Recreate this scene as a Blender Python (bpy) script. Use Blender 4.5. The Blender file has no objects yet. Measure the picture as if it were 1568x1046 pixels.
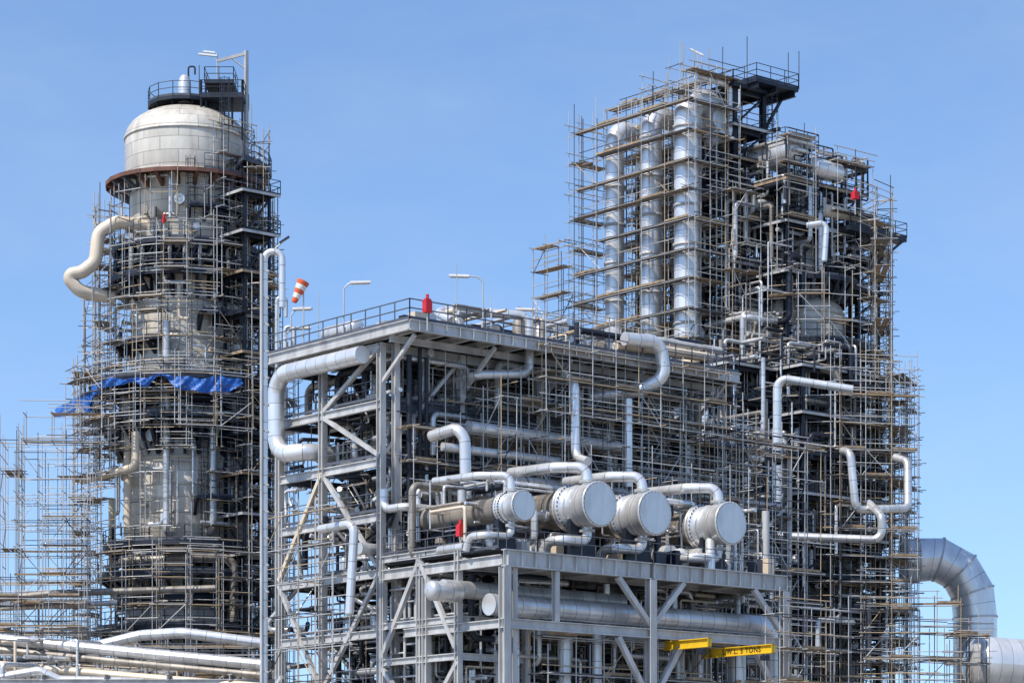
import bpy, math, random
import numpy as np
random.seed(11)
RNG = random.random
def rr(a, b): return a + (b - a) * random.random()
pi = math.pi
ANG = math.radians(40)
UX = np.array([math.cos(ANG), math.sin(ANG), 0.0])
VX = np.array([-math.sin(ANG), math.cos(ANG), 0.0])
scene = bpy.context.scene

# ------------------------------------------------------------------ materials
def new_mat(name, col, rough=0.6, metal=0.0, var=0.25, scale=0.6, seam=0.0, seam_v=0, dirt=None, dirt_amt=0.3, panel_var=0.12, bump=0.0):
    m = bpy.data.materials.new(name); m.use_nodes = True
    nt = m.node_tree; N = nt.nodes; L = nt.links
    b = N['Principled BSDF']
    b.inputs['Roughness'].default_value = rough
    b.inputs['Metallic'].default_value = metal
    tc = N.new('ShaderNodeTexCoord')
    no = N.new('ShaderNodeTexNoise'); no.inputs['Scale'].default_value = scale; no.inputs['Detail'].default_value = 5
    no.inputs['Roughness'].default_value = 0.7
    mp = N.new('ShaderNodeMapping'); mp.inputs['Scale'].default_value = (1, 1, 0.35)
    L.new(tc.outputs['Object'], mp.inputs['Vector']); L.new(mp.outputs[0], no.inputs['Vector'])
    ramp = N.new('ShaderNodeMapRange'); ramp.inputs[1].default_value = 0.3; ramp.inputs[2].default_value = 0.7
    ramp.inputs[3].default_value = 1 - var; ramp.inputs[4].default_value = 1 + var * 0.4
    L.new(no.outputs['Fac'], ramp.inputs[0])
    val = ramp.outputs[0]
    def mth(op, a, bb=None):
        n = N.new('ShaderNodeMath'); n.operation = op
        for i, x in enumerate((a, bb)):
            if x is None: continue
            if isinstance(x, (int, float)): n.inputs[i].default_value = x
            else: L.new(x, n.inputs[i])
        return n.outputs[0]
    if seam > 0:
        sp = N.new('ShaderNodeSeparateXYZ'); L.new(tc.outputs['UV'], sp.inputs[0])
        us = mth('MULTIPLY', sp.outputs[0], seam)
        fu = mth('FRACT', us)
        ln = mth('LESS_THAN', fu, 0.05 * max(seam, 0.6))
        fl = mth('FLOOR', us)
        vs = mth('MULTIPLY', sp.outputs[1], float(max(seam_v, 1)))
        vs2 = mth('ADD', vs, mth('MULTIPLY', fl, 0.5))
        fv = mth('FLOOR', vs2)
        if seam_v:
            lv = mth('LESS_THAN', mth('FRACT', vs2), 0.02)
            ln = mth('MAXIMUM', ln, lv)
        cb = N.new('ShaderNodeCombineXYZ'); L.new(fl, cb.inputs[0]); L.new(fv, cb.inputs[1])
        wn = N.new('ShaderNodeTexWhiteNoise'); L.new(cb.outputs[0], wn.inputs['Vector'])
        pv = N.new('ShaderNodeMapRange'); L.new(wn.outputs['Value'], pv.inputs[0])
        pv.inputs[3].default_value = 1 - panel_var; pv.inputs[4].default_value = 1 + panel_var * 0.5
        val = mth('MULTIPLY', val, pv.outputs[0])
        dk = mth('SUBTRACT', 1.0, mth('MULTIPLY', ln, 0.5))
        val = mth('MULTIPLY', val, dk)
    rgb = N.new('ShaderNodeRGB'); rgb.outputs[0].default_value = (*col, 1)
    cur = rgb.outputs[0]
    if dirt:
        n2 = N.new('ShaderNodeTexNoise'); n2.inputs['Scale'].default_value = 1.3; n2.inputs['Detail'].default_value = 7
        mp2 = N.new('ShaderNodeMapping'); mp2.inputs['Scale'].default_value = (1.2, 1.2, 0.18)
        L.new(tc.outputs['Object'], mp2.inputs['Vector']); L.new(mp2.outputs[0], n2.inputs['Vector'])
        r2 = N.new('ShaderNodeMapRange'); r2.inputs[1].default_value = 0.5; r2.inputs[2].default_value = 0.75
        r2.inputs[3].default_value = 0; r2.inputs[4].default_value = dirt_amt
        L.new(n2.outputs['Fac'], r2.inputs[0])
        mx = N.new('ShaderNodeMix'); mx.data_type = 'RGBA'
        L.new(r2.outputs[0], mx.inputs['Factor']); L.new(cur, mx.inputs['A']); mx.inputs['B'].default_value = (*dirt, 1)
        cur = mx.outputs['Result']
    vm = N.new('ShaderNodeVectorMath'); vm.operation = 'SCALE'
    L.new(cur, vm.inputs[0]); L.new(val, vm.inputs['Scale'])
    L.new(vm.outputs[0], b.inputs['Base Color'])
    if bump > 0:
        bp = N.new('ShaderNodeBump'); bp.inputs['Strength'].default_value = bump; bp.inputs['Distance'].default_value = 0.1
        n3 = N.new('ShaderNodeTexNoise'); n3.inputs['Scale'].default_value = 2.5; n3.inputs['Detail'].default_value = 4
        L.new(tc.outputs['Object'], n3.inputs['Vector']); L.new(n3.outputs['Fac'], bp.inputs['Height'])
        L.new(bp.outputs[0], b.inputs['Normal'])
    return m

MATS = [
 new_mat('galvanised_tube', (0.56, 0.55, 0.53), 0.42, 0.25),                                 # 0
 new_mat('tan_tube', (0.46, 0.35, 0.22), 0.6, 0.0),                                          # 1
 new_mat('dark_tube', (0.07, 0.07, 0.08), 0.6, 0.2),                                         # 2
 new_mat('scaffold_board', (0.38, 0.28, 0.18), 0.85, 0, 0.6, 2.0),                           # 3
 new_mat('aluminium_cladding', (0.72, 0.71, 0.69), 0.33, 0.5, 0.28, 0.5, 1.0, 0, (0.25, 0.18, 0.12), 0.3, 0.2, 0.12), # 4
 new_mat('tower_cladding', (0.73, 0.67, 0.565), 0.40, 0.12, 0.3, 0.4, 1.0, 10, (0.32, 0.21, 0.11), 0.5, 0.16, 0.12),   # 5
 new_mat('structural_steel', (0.54, 0.53, 0.51), 0.5, 0.1, 0.35, 0.8, 0, 0, (0.2, 0.14, 0.1), 0.4),                    # 6
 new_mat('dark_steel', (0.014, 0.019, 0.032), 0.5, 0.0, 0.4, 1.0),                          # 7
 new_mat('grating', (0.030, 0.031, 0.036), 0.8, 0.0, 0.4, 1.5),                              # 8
 new_mat('rust_paint', (0.17, 0.075, 0.05), 0.75, 0, 0.4, 1.0),                              # 9
 new_mat('cream_paint', (0.72, 0.60, 0.45), 0.45, 0, 0.2, 0.6),                              # 10
 new_mat('red_paint', (0.65, 0.02, 0.03), 0.5, 0, 0.15, 1.0),                                # 11
 new_mat('yellow_paint', (0.80, 0.50, 0.02), 0.5, 0, 0.25, 1.5),                             # 12
 new_mat('white_paint', (0.80, 0.78, 0.74), 0.5, 0, 0.15, 1.0),                              # 13
 new_mat('blue_tarpaulin_fabric', (0.035, 0.17, 0.58), 0.45, 0, 0.5, 1.2, bump=1.0),         # 14
 new_mat('weathered_shell', (0.36, 0.32, 0.27), 0.5, 0.2, 0.4, 0.6, 1.0, 6, (0.12, 0.09, 0.07), 0.6, 0.3),   # 15
 new_mat('orange_cloth', (0.75, 0.13, 0.04), 0.8, 0, 0.2, 1.0),                              # 16
 new_mat('railing_grey', (0.10, 0.11, 0.135), 0.6, 0.1, 0.4),                                # 17
 new_mat('light_cladding', (0.80, 0.795, 0.785), 0.32, 0.5, 0.2, 0.5, 1.0, 0, (0.45, 0.38, 0.29), 0.3, 0.12, 0.10),      # 18
 new_mat('lettering_black', (0.01, 0.01, 0.01), 0.6),                                        # 19
 new_mat('grey_board', (0.20, 0.175, 0.15), 0.85, 0, 0.6, 2.0),                              # 20
]
TG, TT, TD, BOARD, ALU, TOWER, STEEL, DARK, GRATE, RUST, CREAM, RED, YEL, WHITE, TARP, WSHELL, ORANGE, RAIL, LIGHT, BLACK, BOARD2 = range(21)

# ------------------------------------------------------------------ mesh builder
def A3(p): return np.array(p, dtype=float)
def nrm(a): 
    l = np.linalg.norm(a); return a / l if l > 1e-9 else a
class MB:
    def __init__(s):
        s.T = []; s.B = []; s.G = []
    def tube(s, a, b, r=0.03, m=0): s.T.append((*a, *b, r, m))
    def box(s, a, b, w, h, m=6): s.B.append((*a, *b, w, h, m))
    def grid(s, verts, quads, m, smooth=True, uv=None):
        s.G.append((np.asarray(verts, float), np.asarray(quads, int), m, smooth, uv))
    def ibeam(s, a, b, h=0.5, w=0.3, m=6):
        a = A3(a); b = A3(b); d = nrm(b - a)
        if abs(d[2]) > 0.9: up = VX
        else: up = nrm(np.cross(np.cross(d, [0, 0, 1]), d))
        if abs(d[2]) > 0.9:
            s.obox(a, b, UX * w, VX * 0.06, m, VX * (h / 2 - .03)); s.obox(a, b, UX * w, VX * 0.06, m, -VX * (h / 2 - .03)); s.obox(a, b, UX * 0.05, VX * (h - .12), m)
        else:
            s.box(a + up * (h / 2 - .03), b + up * (h / 2 - .03), w, 0.06, m)
            s.box(a - up * (h / 2 - .03), b - up * (h / 2 - .03), w, 0.06, m)
            s.box(a, b, 0.05, h - 0.12, m)
    def obox(s, a, b, W, H, m, off=0):
        a = A3(a) + off; b = A3(b) + off; W = W / 2; H = H / 2
        v = [a - W - H, a + W - H, a + W + H, a - W + H, b - W - H, b + W - H, b + W + H, b - W + H]
        s.grid(v, [(0, 1, 2, 3), (4, 7, 6, 5), (0, 4, 5, 1), (1, 5, 6, 2), (2, 6, 7, 3), (3, 7, 4, 0)], m, False)
    def plate(s, c, z, th, m):
        v = [(*p[:2], z) for p in c] + [(*p[:2], z - th) for p in c]
        s.grid(v, [(0, 1, 2, 3), (7, 6, 5, 4), (0, 4, 5, 1), (1, 5, 6, 2), (2, 6, 7, 3), (3, 7, 4, 0)], m, False)
    def rings(s, P, D, R, m, n=16, caps=True):
        P = np.asarray(P, float); k = len(P)
        e = np.cross(D[0], [0, 0, 1.0])
        if np.linalg.norm(e) < 1e-3: e = np.array([1.0, 0, 0])
        e = nrm(e); vs = []; ln = 0; us = []
        for i in range(k):
            d = nrm(D[i]); e = nrm(e - d * np.dot(e, d)); f = np.cross(d, e)
            if i: ln += np.linalg.norm(P[i] - P[i - 1]) + abs(R[i] - R[i - 1])
            for j in range(n + 1):
                a = 2 * pi * j / n
                vs.append(P[i] + R[i] * (math.cos(a) * e + math.sin(a) * f)); us.append((ln, j / n))
        q = []
        for i in range(k - 1):
            for j in range(n):
                o = i * (n + 1) + j; q.append((o, o + 1, o + n + 2, o + n + 1))
        s.grid(vs, q, m, True, us)
        if caps:
            for i in (0, k - 1):
                if R[i] < 0.01: continue
                c = vs[i * (n + 1):i * (n + 1) + n]
                vv = [P[i]] + c; qq = [(0, j + 1, (j + 1) % n + 1, (j + 2) % n + 1) for j in range(0, n, 2)]
                s.grid(vv, qq, m, False)
    def sweep(s, pts, r, m=4, n=14, bend=None, caps=True):
        pts = [A3(p) for p in pts]
        if bend is None: bend = 2.2 * r
        P = [pts[0]]; D = [nrm(pts[1] - pts[0])]
        for i in range(1, len(pts) - 1):
            d0 = pts[i] - pts[i - 1]; d1 = pts[i + 1] - pts[i]
            l0 = np.linalg.norm(d0); l1 = np.linalg.norm(d1); d0 /= l0; d1 /= l1
            c = max(-1, min(1, float(np.dot(d0, d1)))); th = math.acos(c)
            if th < 0.03: P.append(pts[i]); D.append(nrm(d0 + d1)); continue
            t = min(bend * math.tan(th / 2), l0 * 0.49, l1 * 0.49); Rb = t / math.tan(th / 2)
            nn = nrm(d1 - d0 * c); ctr = pts[i] - d0 * t + nn * Rb
            k = max(3, int(th / 0.22))
            for q in range(k + 1):
                a = th * q / k
                P.append(ctr - nn * Rb * math.cos(a) + d0 * Rb * math.sin(a)); D.append(d0 * math.cos(a) + nn * math.sin(a))
        P.append(pts[-1]); D.append(nrm(pts[-1] - pts[-2]))
        s.rings(P, D, [r] * len(P), m, n, caps)
    def lathe(s, cx, cy, prof, m, n=48):
        s.rings([(cx, cy, z) for z, r in prof], [A3((0, 0, 1))] * len(prof), [r for z, r in prof], m, n, caps=False)
    def cyl(s, a, b, r, m=4, n=20): 
        a = A3(a); b = A3(b); s.rings([a, b], [b - a, b - a], [r, r], m, n)
    def finish(s, name, parent=None, origin=(0, 0, 0)):
        Vs = []; Ls = []; cnt = 0; MI = []; SM = []; UVs = []
        if s.T:
            t = np.array(s.T); a = t[:, :3]; b = t[:, 3:6]; r = t[:, 6:7]; mi = t[:, 7].astype(int)
            d = b - a; ln = np.linalg.norm(d, axis=1, keepdims=True); d = d / np.maximum(ln, 1e-6)
            ref = np.where(np.abs(d[:, 2:3]) > 0.9, np.array([[1., 0, 0]]), np.array([[0, 0, 1.]]))
            e = np.cross(d, ref); e /= np.linalg.norm(e, axis=1, keepdims=True); f = np.cross(d, e)
            n = 5; N = len(t); vv = np.zeros((N, 2, n, 3))
            for j in range(n):
                an = 2 * pi * j / n; o = r * (math.cos(an) * e + math.sin(an) * f)
                vv[:, 0, j] = a + o; vv[:, 1, j] = b + o
            base = (np.arange(N) * 2 * n)[:, None]
            q = []
            for j in range(n):
                q.append(np.concatenate([base + j, base + (j + 1) % n, base + n + (j + 1) % n, base + n + j], 1))
            q = np.stack(q, 1).reshape(-1, 4)
            Vs.append(vv.reshape(-1, 3)); Ls.append(q + cnt); cnt += N * 2 * n
            MI.append(np.repeat(mi, n)); SM.append(np.ones(N * n, bool)); UVs.append(np.zeros((N * n * 4, 2)))
        if s.B:
            t = np.array(s.B); a = t[:, :3]; b = t[:, 3:6]; w = t[:, 6:7] / 2; h = t[:, 7:8] / 2; mi = t[:, 8].astype(int)
            d = b - a; ln = np.linalg.norm(d, axis=1, keepdims=True); d = d / np.maximum(ln, 1e-6)
            ref = np.where(np.abs(d[:, 2:3]) > 0.95, VX[None], np.array([[0, 0, 1.]]))
            e = np.cross(d, ref); e /= np.linalg.norm(e, axis=1, keepdims=True); f = np.cross(e, d)
            N = len(t); vv = np.zeros((N, 8, 3)); k = 0
            for p in (a, b):
                for x, y in ((-1, -1), (1, -1), (1, 1), (-1, 1)):
                    vv[:, k] = p + x * w * e + y * h * f; k += 1
            base = (np.arange(N) * 8)[:, None]
            fs = [(0, 1, 2, 3), (4, 7, 6, 5), (0, 4, 5, 1), (1, 5, 6, 2), (2, 6, 7, 3), (3, 7, 4, 0)]
            q = np.stack([base + np.array(ff)[None] for ff in fs], 1).reshape(-1, 4)
            Vs.append(vv.reshape(-1, 3)); Ls.append(q + cnt); cnt += N * 8
            MI.append(np.repeat(mi, 6)); SM.append(np.zeros(N * 6, bool)); UVs.append(np.full((N * 24, 2), 0.3))
        for v, q, m, sm, uv in s.G:
            Vs.append(v); Ls.append(q + cnt); cnt += len(v); MI.append(np.full(len(q), m)); SM.append(np.full(len(q), sm))
            if uv is None: UVs.append(np.full((len(q) * 4, 2), 0.3))
            else: UVs.append(np.asarray(uv)[q.reshape(-1)])
        V = np.concatenate(Vs) - np.array(origin)[None]; Q = np.concatenate(Ls); MI = np.concatenate(MI); SM = np.concatenate(SM); UVs = np.concatenate(UVs)
        used = sorted(set(MI.tolist())); remap = np.zeros(64, int)
        me = bpy.data.meshes.new(name)
        for i, u in enumerate(used): remap[u] = i; me.materials.append(MATS[u])
        me.vertices.add(len(V)); me.vertices.foreach_set('co', V.reshape(-1).astype(np.float32))
        me.loops.add(len(Q) * 4); me.loops.foreach_set('vertex_index', Q.reshape(-1).astype(np.int32))
        me.polygons.add(len(Q)); me.polygons.foreach_set('loop_start', np.arange(0, len(Q) * 4, 4, dtype=np.int32))
        me.polygons.foreach_set('material_index', remap[MI].astype(np.int32))
        me.polygons.foreach_set('use_smooth', SM)
        uvl = me.uv_layers.new(name='UVMap'); uvl.data.foreach_set('uv', UVs.reshape(-1).astype(np.float32))
        me.update(calc_edges=True); me.validate()
        ob = bpy.data.objects.new(name, me); scene.collection.objects.link(ob)
        if parent is not None: ob.parent = parent
        else: ob.location = origin
        return ob
def empty(name, loc=(0, 0, 0)):
    e = bpy.data.objects.new(name, None); e.location = loc; e.empty_display_size = 0.5
    scene.collection.objects.link(e); return e
class Fr:
    def __init__(s, x, y): s.o = np.array([x, y, 0.0])
    def __call__(s, a, b, z): return s.o + a * UX + b * VX + np.array([0, 0, z])

# ------------------------------------------------------------------ parts
def rail(mb, pts, h=1.1, m=RAIL, r=0.032, sp=1.4, toe=True):
    for a, b in zip(pts[:-1], pts[1:]):
        a = A3(a); b = A3(b); L = np.linalg.norm(b - a); k = max(1, int(round(L / sp)))
        for zz in (h, h * 0.55): mb.tube(a + [0, 0, zz], b + [0, 0, zz], r, m)
        if toe: mb.box(a + [0, 0, 0.09], b + [0, 0, 0.09], 0.02, 0.16, m)
        for i in range(k + 1):
            p = a + (b - a) * i / k; mb.tube(p, p + [0, 0, h], r, m)
def ring_platform(mb, cx, cy, z, r0, r1, a0=0, a1=360, md=GRATE, me=RAIL, edge=0.28, br=True, bd=1.6, seg=None, railing=True, bm=DARK):
    n = seg or max(4, int((a1 - a0) / 15)); inner = []; outer = []
    for i in range(n + 1):
        a = math.radians(a0 + (a1 - a0) * i / n); c, s = math.cos(a), math.sin(a)
        inner.append(A3((cx + r0 * c, cy + r0 * s, z))); outer.append(A3((cx + r1 * c, cy + r1 * s, z)))
    for i in range(n):
        mb.plate([inner[i], outer[i], outer[i + 1], inner[i + 1]], z, 0.06, md)
        mb.box(outer[i] - [0, 0, edge / 2], outer[i + 1] - [0, 0, edge / 2], 0.08, edge, me)
        if br:
            b2 = bm if RNG() < .75 else RAIL
            mb.box(inner[i] - [0, 0, 0.2], outer[i] - [0, 0, 0.2], 0.14, 0.2, b2)
            q = inner[i] - [0, 0, bd]; mb.box(q, outer[i] * 0.9 + inner[i] * 0.1 - [0, 0, 0.25], 0.24, 0.24, b2)
            mb.box(inner[i] - [0, 0, 0.1], q, .2, .2, b2)
    if railing: rail(mb, outer, m=RAIL, sp=1.2)
def ladder(mb, x, y, z0, z1, ang=-90, cage=True, m=DARK):
    c, s = math.cos(math.radians(ang)), math.sin(math.radians(ang)); tx, ty = -s * .25, c * .25
    for k in (-1, 1): mb.tube((x + k * tx, y + k * ty, z0), (x + k * tx, y + k * ty, z1 + 1), .035, m)
    z = z0
    while z < z1: mb.tube((x - tx, y - ty, z), (x + tx, y + ty, z), .02, m); z += .35
    if cage:
        z = z0 + 2.2
        while z < z1 + 1:
            p = [(x + math.cos(math.radians(ang + b)) * .4 + c * .3, y + math.sin(math.radians(ang + b)) * .4 + s * .3, z) for b in (-120, -60, 0, 60, 120)]
            for a, b in zip(p[:-1], p[1:]): mb.tube(a, b, .025, m)
            z += .9
        for b in (-60, 0, 60):
            px, py = x + math.cos(math.radians(ang + b)) * .4 + c * .3, y + math.sin(math.radians(ang + b)) * .4 + s * .3
            mb.tube((px, py, z0 + 2.2), (px, py, z1 + 1), .02, m)
def tcol():
    q = RNG(); return TG if q < .58 else (TT if q < .79 else TD)
def scaf(mb, p0, p1, z0, z1, depth=1.2, bay=2.0, lift=2.0, side=1, board=.5, diag=.3, drop=.06, r=.034, zj=1.2, poke=.6, guard=1.0):
    """run of tube-and-coupler scaffold between plan points p0,p1"""
    p0 = A3((*p0[:2], 0)); p1 = A3((*p1[:2], 0)); d = p1 - p0; L = np.linalg.norm(d); d /= L
    nn = np.array([-d[1], d[0], 0]) * side * depth
    k = max(1, int(round(L / bay)))
    for i in range(k + 1):
        for j in (0, 1):
            p = p0 + d * L * i / k + nn * j
            t = z1 + rr(-zj * .6, zj)
            mb.tube(p + [rr(-.04, .04), rr(-.04, .04), z0], p + [0, 0, t], r, tcol())
    nl = int((z1 - z0) / lift)
    for l in range(nl + 1):
        z = z0 + l * lift + rr(-.08, .08)
        lv = .92 if RNG() < board * 1.15 else .06; bm = BOARD if RNG() < .55 else BOARD2
        for j in (0, 1):
            if RNG() > drop:
                a = p0 + nn * j - d * rr(0, poke); b = p1 + nn * j + d * rr(0, poke); c = tcol()
                mb.tube(a + [0, 0, z], b + [0, 0, z], r, c)
            for gz in (.5, 1.0):
                if RNG() > drop + .15 + .25 * j and RNG() < guard:
                    i0 = random.randint(0, max(0, k // 3)); i1 = random.randint(max(i0 + 1, k - k // 3), k) if k > 1 else 1
                    mb.tube(p0 + nn * j + d * L * i0 / k - d * rr(0, poke) + [0, 0, z + gz], p0 + nn * j + d * L * i1 / k + d * rr(0, poke) + [0, 0, z + gz], r, tcol())
        for i in range(k + 1):
            p = p0 + d * L * i / k
            if RNG() > drop: mb.tube(p - nn * rr(.1, .5) + [0, 0, z + .05], p + nn * rr(1.1, 1.5) + [0, 0, z + .05], r, tcol())
        for i in range(k):
            a = p0 + d * L * i / k; b = p0 + d * L * (i + 1) / k
            if RNG() < lv:
                for f in (.27, .73):
                    mb.box(a + nn * f - d * rr(.0, .15) + [0, 0, z + .1], b + nn * f + d * rr(0, .15) + [0, 0, z + .1 + rr(0, .03)], .45 * min(1, depth), .045, bm)
                if RNG() < .35: mb.box(a + [0, 0, z + .2], b + [0, 0, z + .2], .04, .16, BOARD)
            if RNG() < diag and l < nl:
                j = random.choice((0, 1)); o = nn * j
                if RNG() < .5: a, b = b, a
                mb.tube(a + o + [0, 0, z], b + o + [0, 0, z + lift], r, tcol())
def scaf_ring(mb, cx, cy, rad, z0, z1, n=8, a0=0, a1=360, **k):
    pts = []
    for i in range(n + 1):
        a = math.radians(a0 + (a1 - a0) * i / n); pts.append((cx + rad * math.cos(a), cy + rad * math.sin(a)))
    for a, b in zip(pts[:-1], pts[1:]): scaf(mb, a, b, z0, z1, side=-1, **k)
def clutter(mb, F, s0, s1, t0, t1, z0, z1, n, rmin=.05, rmax=.25, mats=(ALU, ALU, ALU, STEEL, LIGHT, LIGHT, CREAM, DARK, DARK, WSHELL)):
    for _ in range(n):
        p = [rr(s0, s1), rr(t0, t1), rr(z0, z1)]; pts = [F(*p)]; last = -1
        r = rmin + (rmax - rmin) * RNG() ** 2.2
        for q in range(random.randint(2, 5)):
            ax = random.choice([i for i in (0, 1, 2, 2) if i != last]); last = ax
            lo, hi = ((s0, s1), (t0, t1), (z0, z1))[ax]; step = rr(1.2, 6) * random.choice((-1, 1))
            nv = min(hi, max(lo, p[ax] + step))
            if abs(nv - p[ax]) < r * 4: continue
            p[ax] = nv; pts.append(F(*p))
        if len(pts) > 1: 
            mb.sweep(pts, r, random.choice(mats), n=8 if r < .14 else 12)
            if r > .1 and RNG() < .5:
                d = nrm(pts[1] - pts[0]); c = (pts[0] + pts[1]) / 2; mb.rings([c - d * .12, c + d * .12], [d, d], [r * 1.5, r * 1.5], DARK if RNG() < .4 else STEEL, 12)
def smallstuff(mb, F, s0, s1, t0, t1, z, n):
    for _ in range(n):
        s, t = rr(s0, s1), rr(t0, t1); q = RNG()
        if q < .4: mb.box(F(s, t, z + .5), F(s + rr(.3, 1.2), t, z + .5), rr(.3, .8), rr(.5, 1.3), random.choice((DARK, STEEL, RAIL, CREAM)))
        elif q < .75:
            r = rr(.15, .5); h = rr(.8, 2); mb.lathe(*F(s, t, 0)[:2], [(z, r), (z + h, r), (z + h + r * .5, r * .7), (z + h + r * .7, 0.0)], random.choice((ALU, LIGHT, WSHELL)), 14)
        else:
            r = rr(.25, .6); a = F(s, t, z + r + .4); b = F(s, t + rr(1, 2.5), z + r + .4); mb.cyl(a, b, r, random.choice((ALU, LIGHT, WSHELL)), 16)
def drum(mb, a, b, r, m=LIGHT, n=28):
    a = A3(a); b = A3(b); d = nrm(b - a); P = []; R = []
    for k in range(5): q = pi / 2 * k / 4; P.append(a - d * r * .5 * math.cos(q)); R.append(r * math.sin(q) + .001)
    for k in range(5): q = pi / 2 * k / 4; P.append(b + d * r * .5 * math.sin(q)); R.append(r * math.cos(q) + .001)
    mb.rings(P, [d] * len(P), R, m, n)
def steel_frame(mb, F, ss, ts, zs, m=DARK, c=.3, floor=True, brace=.5, fr=1.0, bh=.35):
    for s in ss:
        for t in ts: mb.ibeam(F(s, t, zs[0]), F(s, t, zs[-1]), c, c, m)
    for z in zs[1:]:
        for s in ss: mb.ibeam(F(s, ts[0], z - .2), F(s, ts[-1], z - .2), bh, .2, m)
        for t in ts: mb.ibeam(F(ss[0], t, z - .2), F(ss[-1], t, z - .2), bh, .2, m if RNG() < .7 else STEEL)
    for z0, z1 in zip(zs[:-1], zs[1:]):
        if z1 - z0 < 6:
            for s0, s1 in zip(ss[:-1], ss[1:]):
                if RNG() < brace: mb.box(F(s0, ts[0], z0), F(s1, ts[0], z1 - .3), .14, .14, m)
            for t0, t1 in zip(ts[:-1], ts[1:]):
                if RNG() < brace: mb.box(F(ss[0], t0, z0), F(ss[0], t1, z1 - .3), .14, .14, m)
        if floor and RNG() < fr:
            s0, s1, t0, t1 = ss[0] - .6, ss[-1] + .6, ts[0] - .6, ts[-1] + .6
            mb.plate([F(s0, t0, 0), F(s1, t0, 0), F(s1, t1, 0), F(s0, t1, 0)], z1 + .04, .05, GRATE)
            em = random.choice((DARK, DARK, STEEL, BOARD))
            for a, b in (((s0, t1), (s0, t0)), ((s0, t0), (s1, t0))): mb.box(F(a[0], a[1], z1 - .04), F(b[0], b[1], z1 - .04), .07, .2, em)
            rail(mb, [F(s0, t1, z1), F(s0, t0, z1), F(s1, t0, z1), F(s1, t1, z1)], m=DARK if m == DARK else RAIL)
def xy(px, d): return (px - 784) * d / 4000
def zz(py, d): return 2 + (1300 - py) * d / 4000
def W(px, py, d): return (xy(px, d), d, zz(py, d))

# ================================================================== LEFT TOWER
lx, ly = -24.95, 200.0
T1 = empty('distillation_tower', (lx, ly, 0))
mb = MB()
prof = [(0, 4.7), (23, 4.7), (23.4, 4.4), (25, 4.4), (25.4, 4.75), (31.5, 4.75), (32.5, 4.3), (37, 4.2), (44.5, 4.2), (45.2, 4.3), (51.8, 4.3), (52.4, 4.65), (56.2, 4.65)]
for k in range(1, 11): q = pi / 2 * k / 10; prof.append((56.2 + 2.5 * math.sin(q), 4.65 * math.cos(q) + .001))
mb.lathe(lx, ly, prof, TOWER, 64)
for z in (21, 25.2, 27.3, 29.4, 31.4, 36, 39, 40.6, 42.5, 46.7, 49.6, 53, 56.15):
    rr0 = np.interp(z, [p[0] for p in prof], [p[1] for p in prof]); mb.lathe(lx, ly, [(z - .09, rr0), (z - .09, rr0 + .08), (z + .09, rr0 + .08), (z + .09, rr0)], TOWER, 64)
for _ in range(46):
    a = math.radians(rr(180, 360)); z = rr(18, 51); c, s = math.cos(a), math.sin(a); r = rr(.12, .34)
    mb.rings([(lx + 4 * c, ly + 4 * s, z), (lx + 5.1 * c, ly + 5.1 * s, z), (lx + 5.1 * c, ly + 5.1 * s, z), (lx + 5.25 * c, ly + 5.25 * s, z)], [A3((c, s, 0))] * 4, [r, r, r * 1.4, r * 1.4], random.choice((TOWER, ALU, DARK)), 14)
mb.finish('shell', T1, T1.location)
mb = MB()
ring_platform(mb, lx, ly, 52.7, 4.6, 6.1, 0, 360, RUST, RUST, .3, True, 1.0, 24, False, RUST); rail(mb, [(lx + 6.1 * math.cos(math.radians(a)), ly + 6.1 * math.sin(math.radians(a)), 52.7) for a in range(290, 421, 10)])
ring_platform(mb, lx, ly, 53.9, 4.6, 6.5, -42, 90)
for z, r, bd in ((47.6, 5.6, 2.2), (45.2, 5.9, 1.8), (37.2, 7.3, 1.5), (34.4, 6.9, 3.0), (25.0, 6.3, 1.8), (22.7, 6.7, 1.9), (18.7, 6.9, 2.0), (14.5, 6.5, 1.5)):
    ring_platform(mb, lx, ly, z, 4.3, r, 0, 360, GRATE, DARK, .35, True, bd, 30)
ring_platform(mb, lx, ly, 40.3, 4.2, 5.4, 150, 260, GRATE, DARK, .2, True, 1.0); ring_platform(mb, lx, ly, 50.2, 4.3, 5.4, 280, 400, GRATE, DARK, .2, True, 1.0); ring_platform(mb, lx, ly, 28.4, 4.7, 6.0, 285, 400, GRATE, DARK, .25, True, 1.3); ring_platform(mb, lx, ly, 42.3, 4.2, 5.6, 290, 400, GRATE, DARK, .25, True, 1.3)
for z, h in ((46.4, .5), (35.8, .5), (33.2, .4), (24.0, .4), (20.8, .5)):
    mb.lathe(lx, ly, [(z - h, 4.4), (z - h, 5.05), (z + h, 5.05), (z + h, 4.4)], DARK, 48)
for i in range(30):
    a0 = math.radians(12 * i); a1 = math.radians(12 * i + 12)
    mb.box((lx + 5.5 * math.cos(a0), ly + 5.5 * math.sin(a0), 45.3), (lx + 5.3 * math.cos(a0), ly + 5.3 * math.sin(a0), 47.5), .2, .2, random.choice((DARK, DARK, STEEL)))
    mb.box((lx + 5.5 * math.cos(a0), ly + 5.5 * math.sin(a0), 45.3), (lx + 5.3 * math.cos(a1), ly + 5.3 * math.sin(a1), 47.5), .14, .14, DARK)
    mb.box((lx + 4.9 * math.cos(a0), ly + 4.9 * math.sin(a0), 31.6), (lx + 6.6 * math.cos(a0), ly + 6.6 * math.sin(a0), 34.2), .22, .22, random.choice((DARK, DARK, STEEL, WSHELL)))
ring_platform(mb, lx, ly, 58.9, .4, 2.9, 0, 360, GRATE, DARK, .25, False, seg=14)
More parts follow.
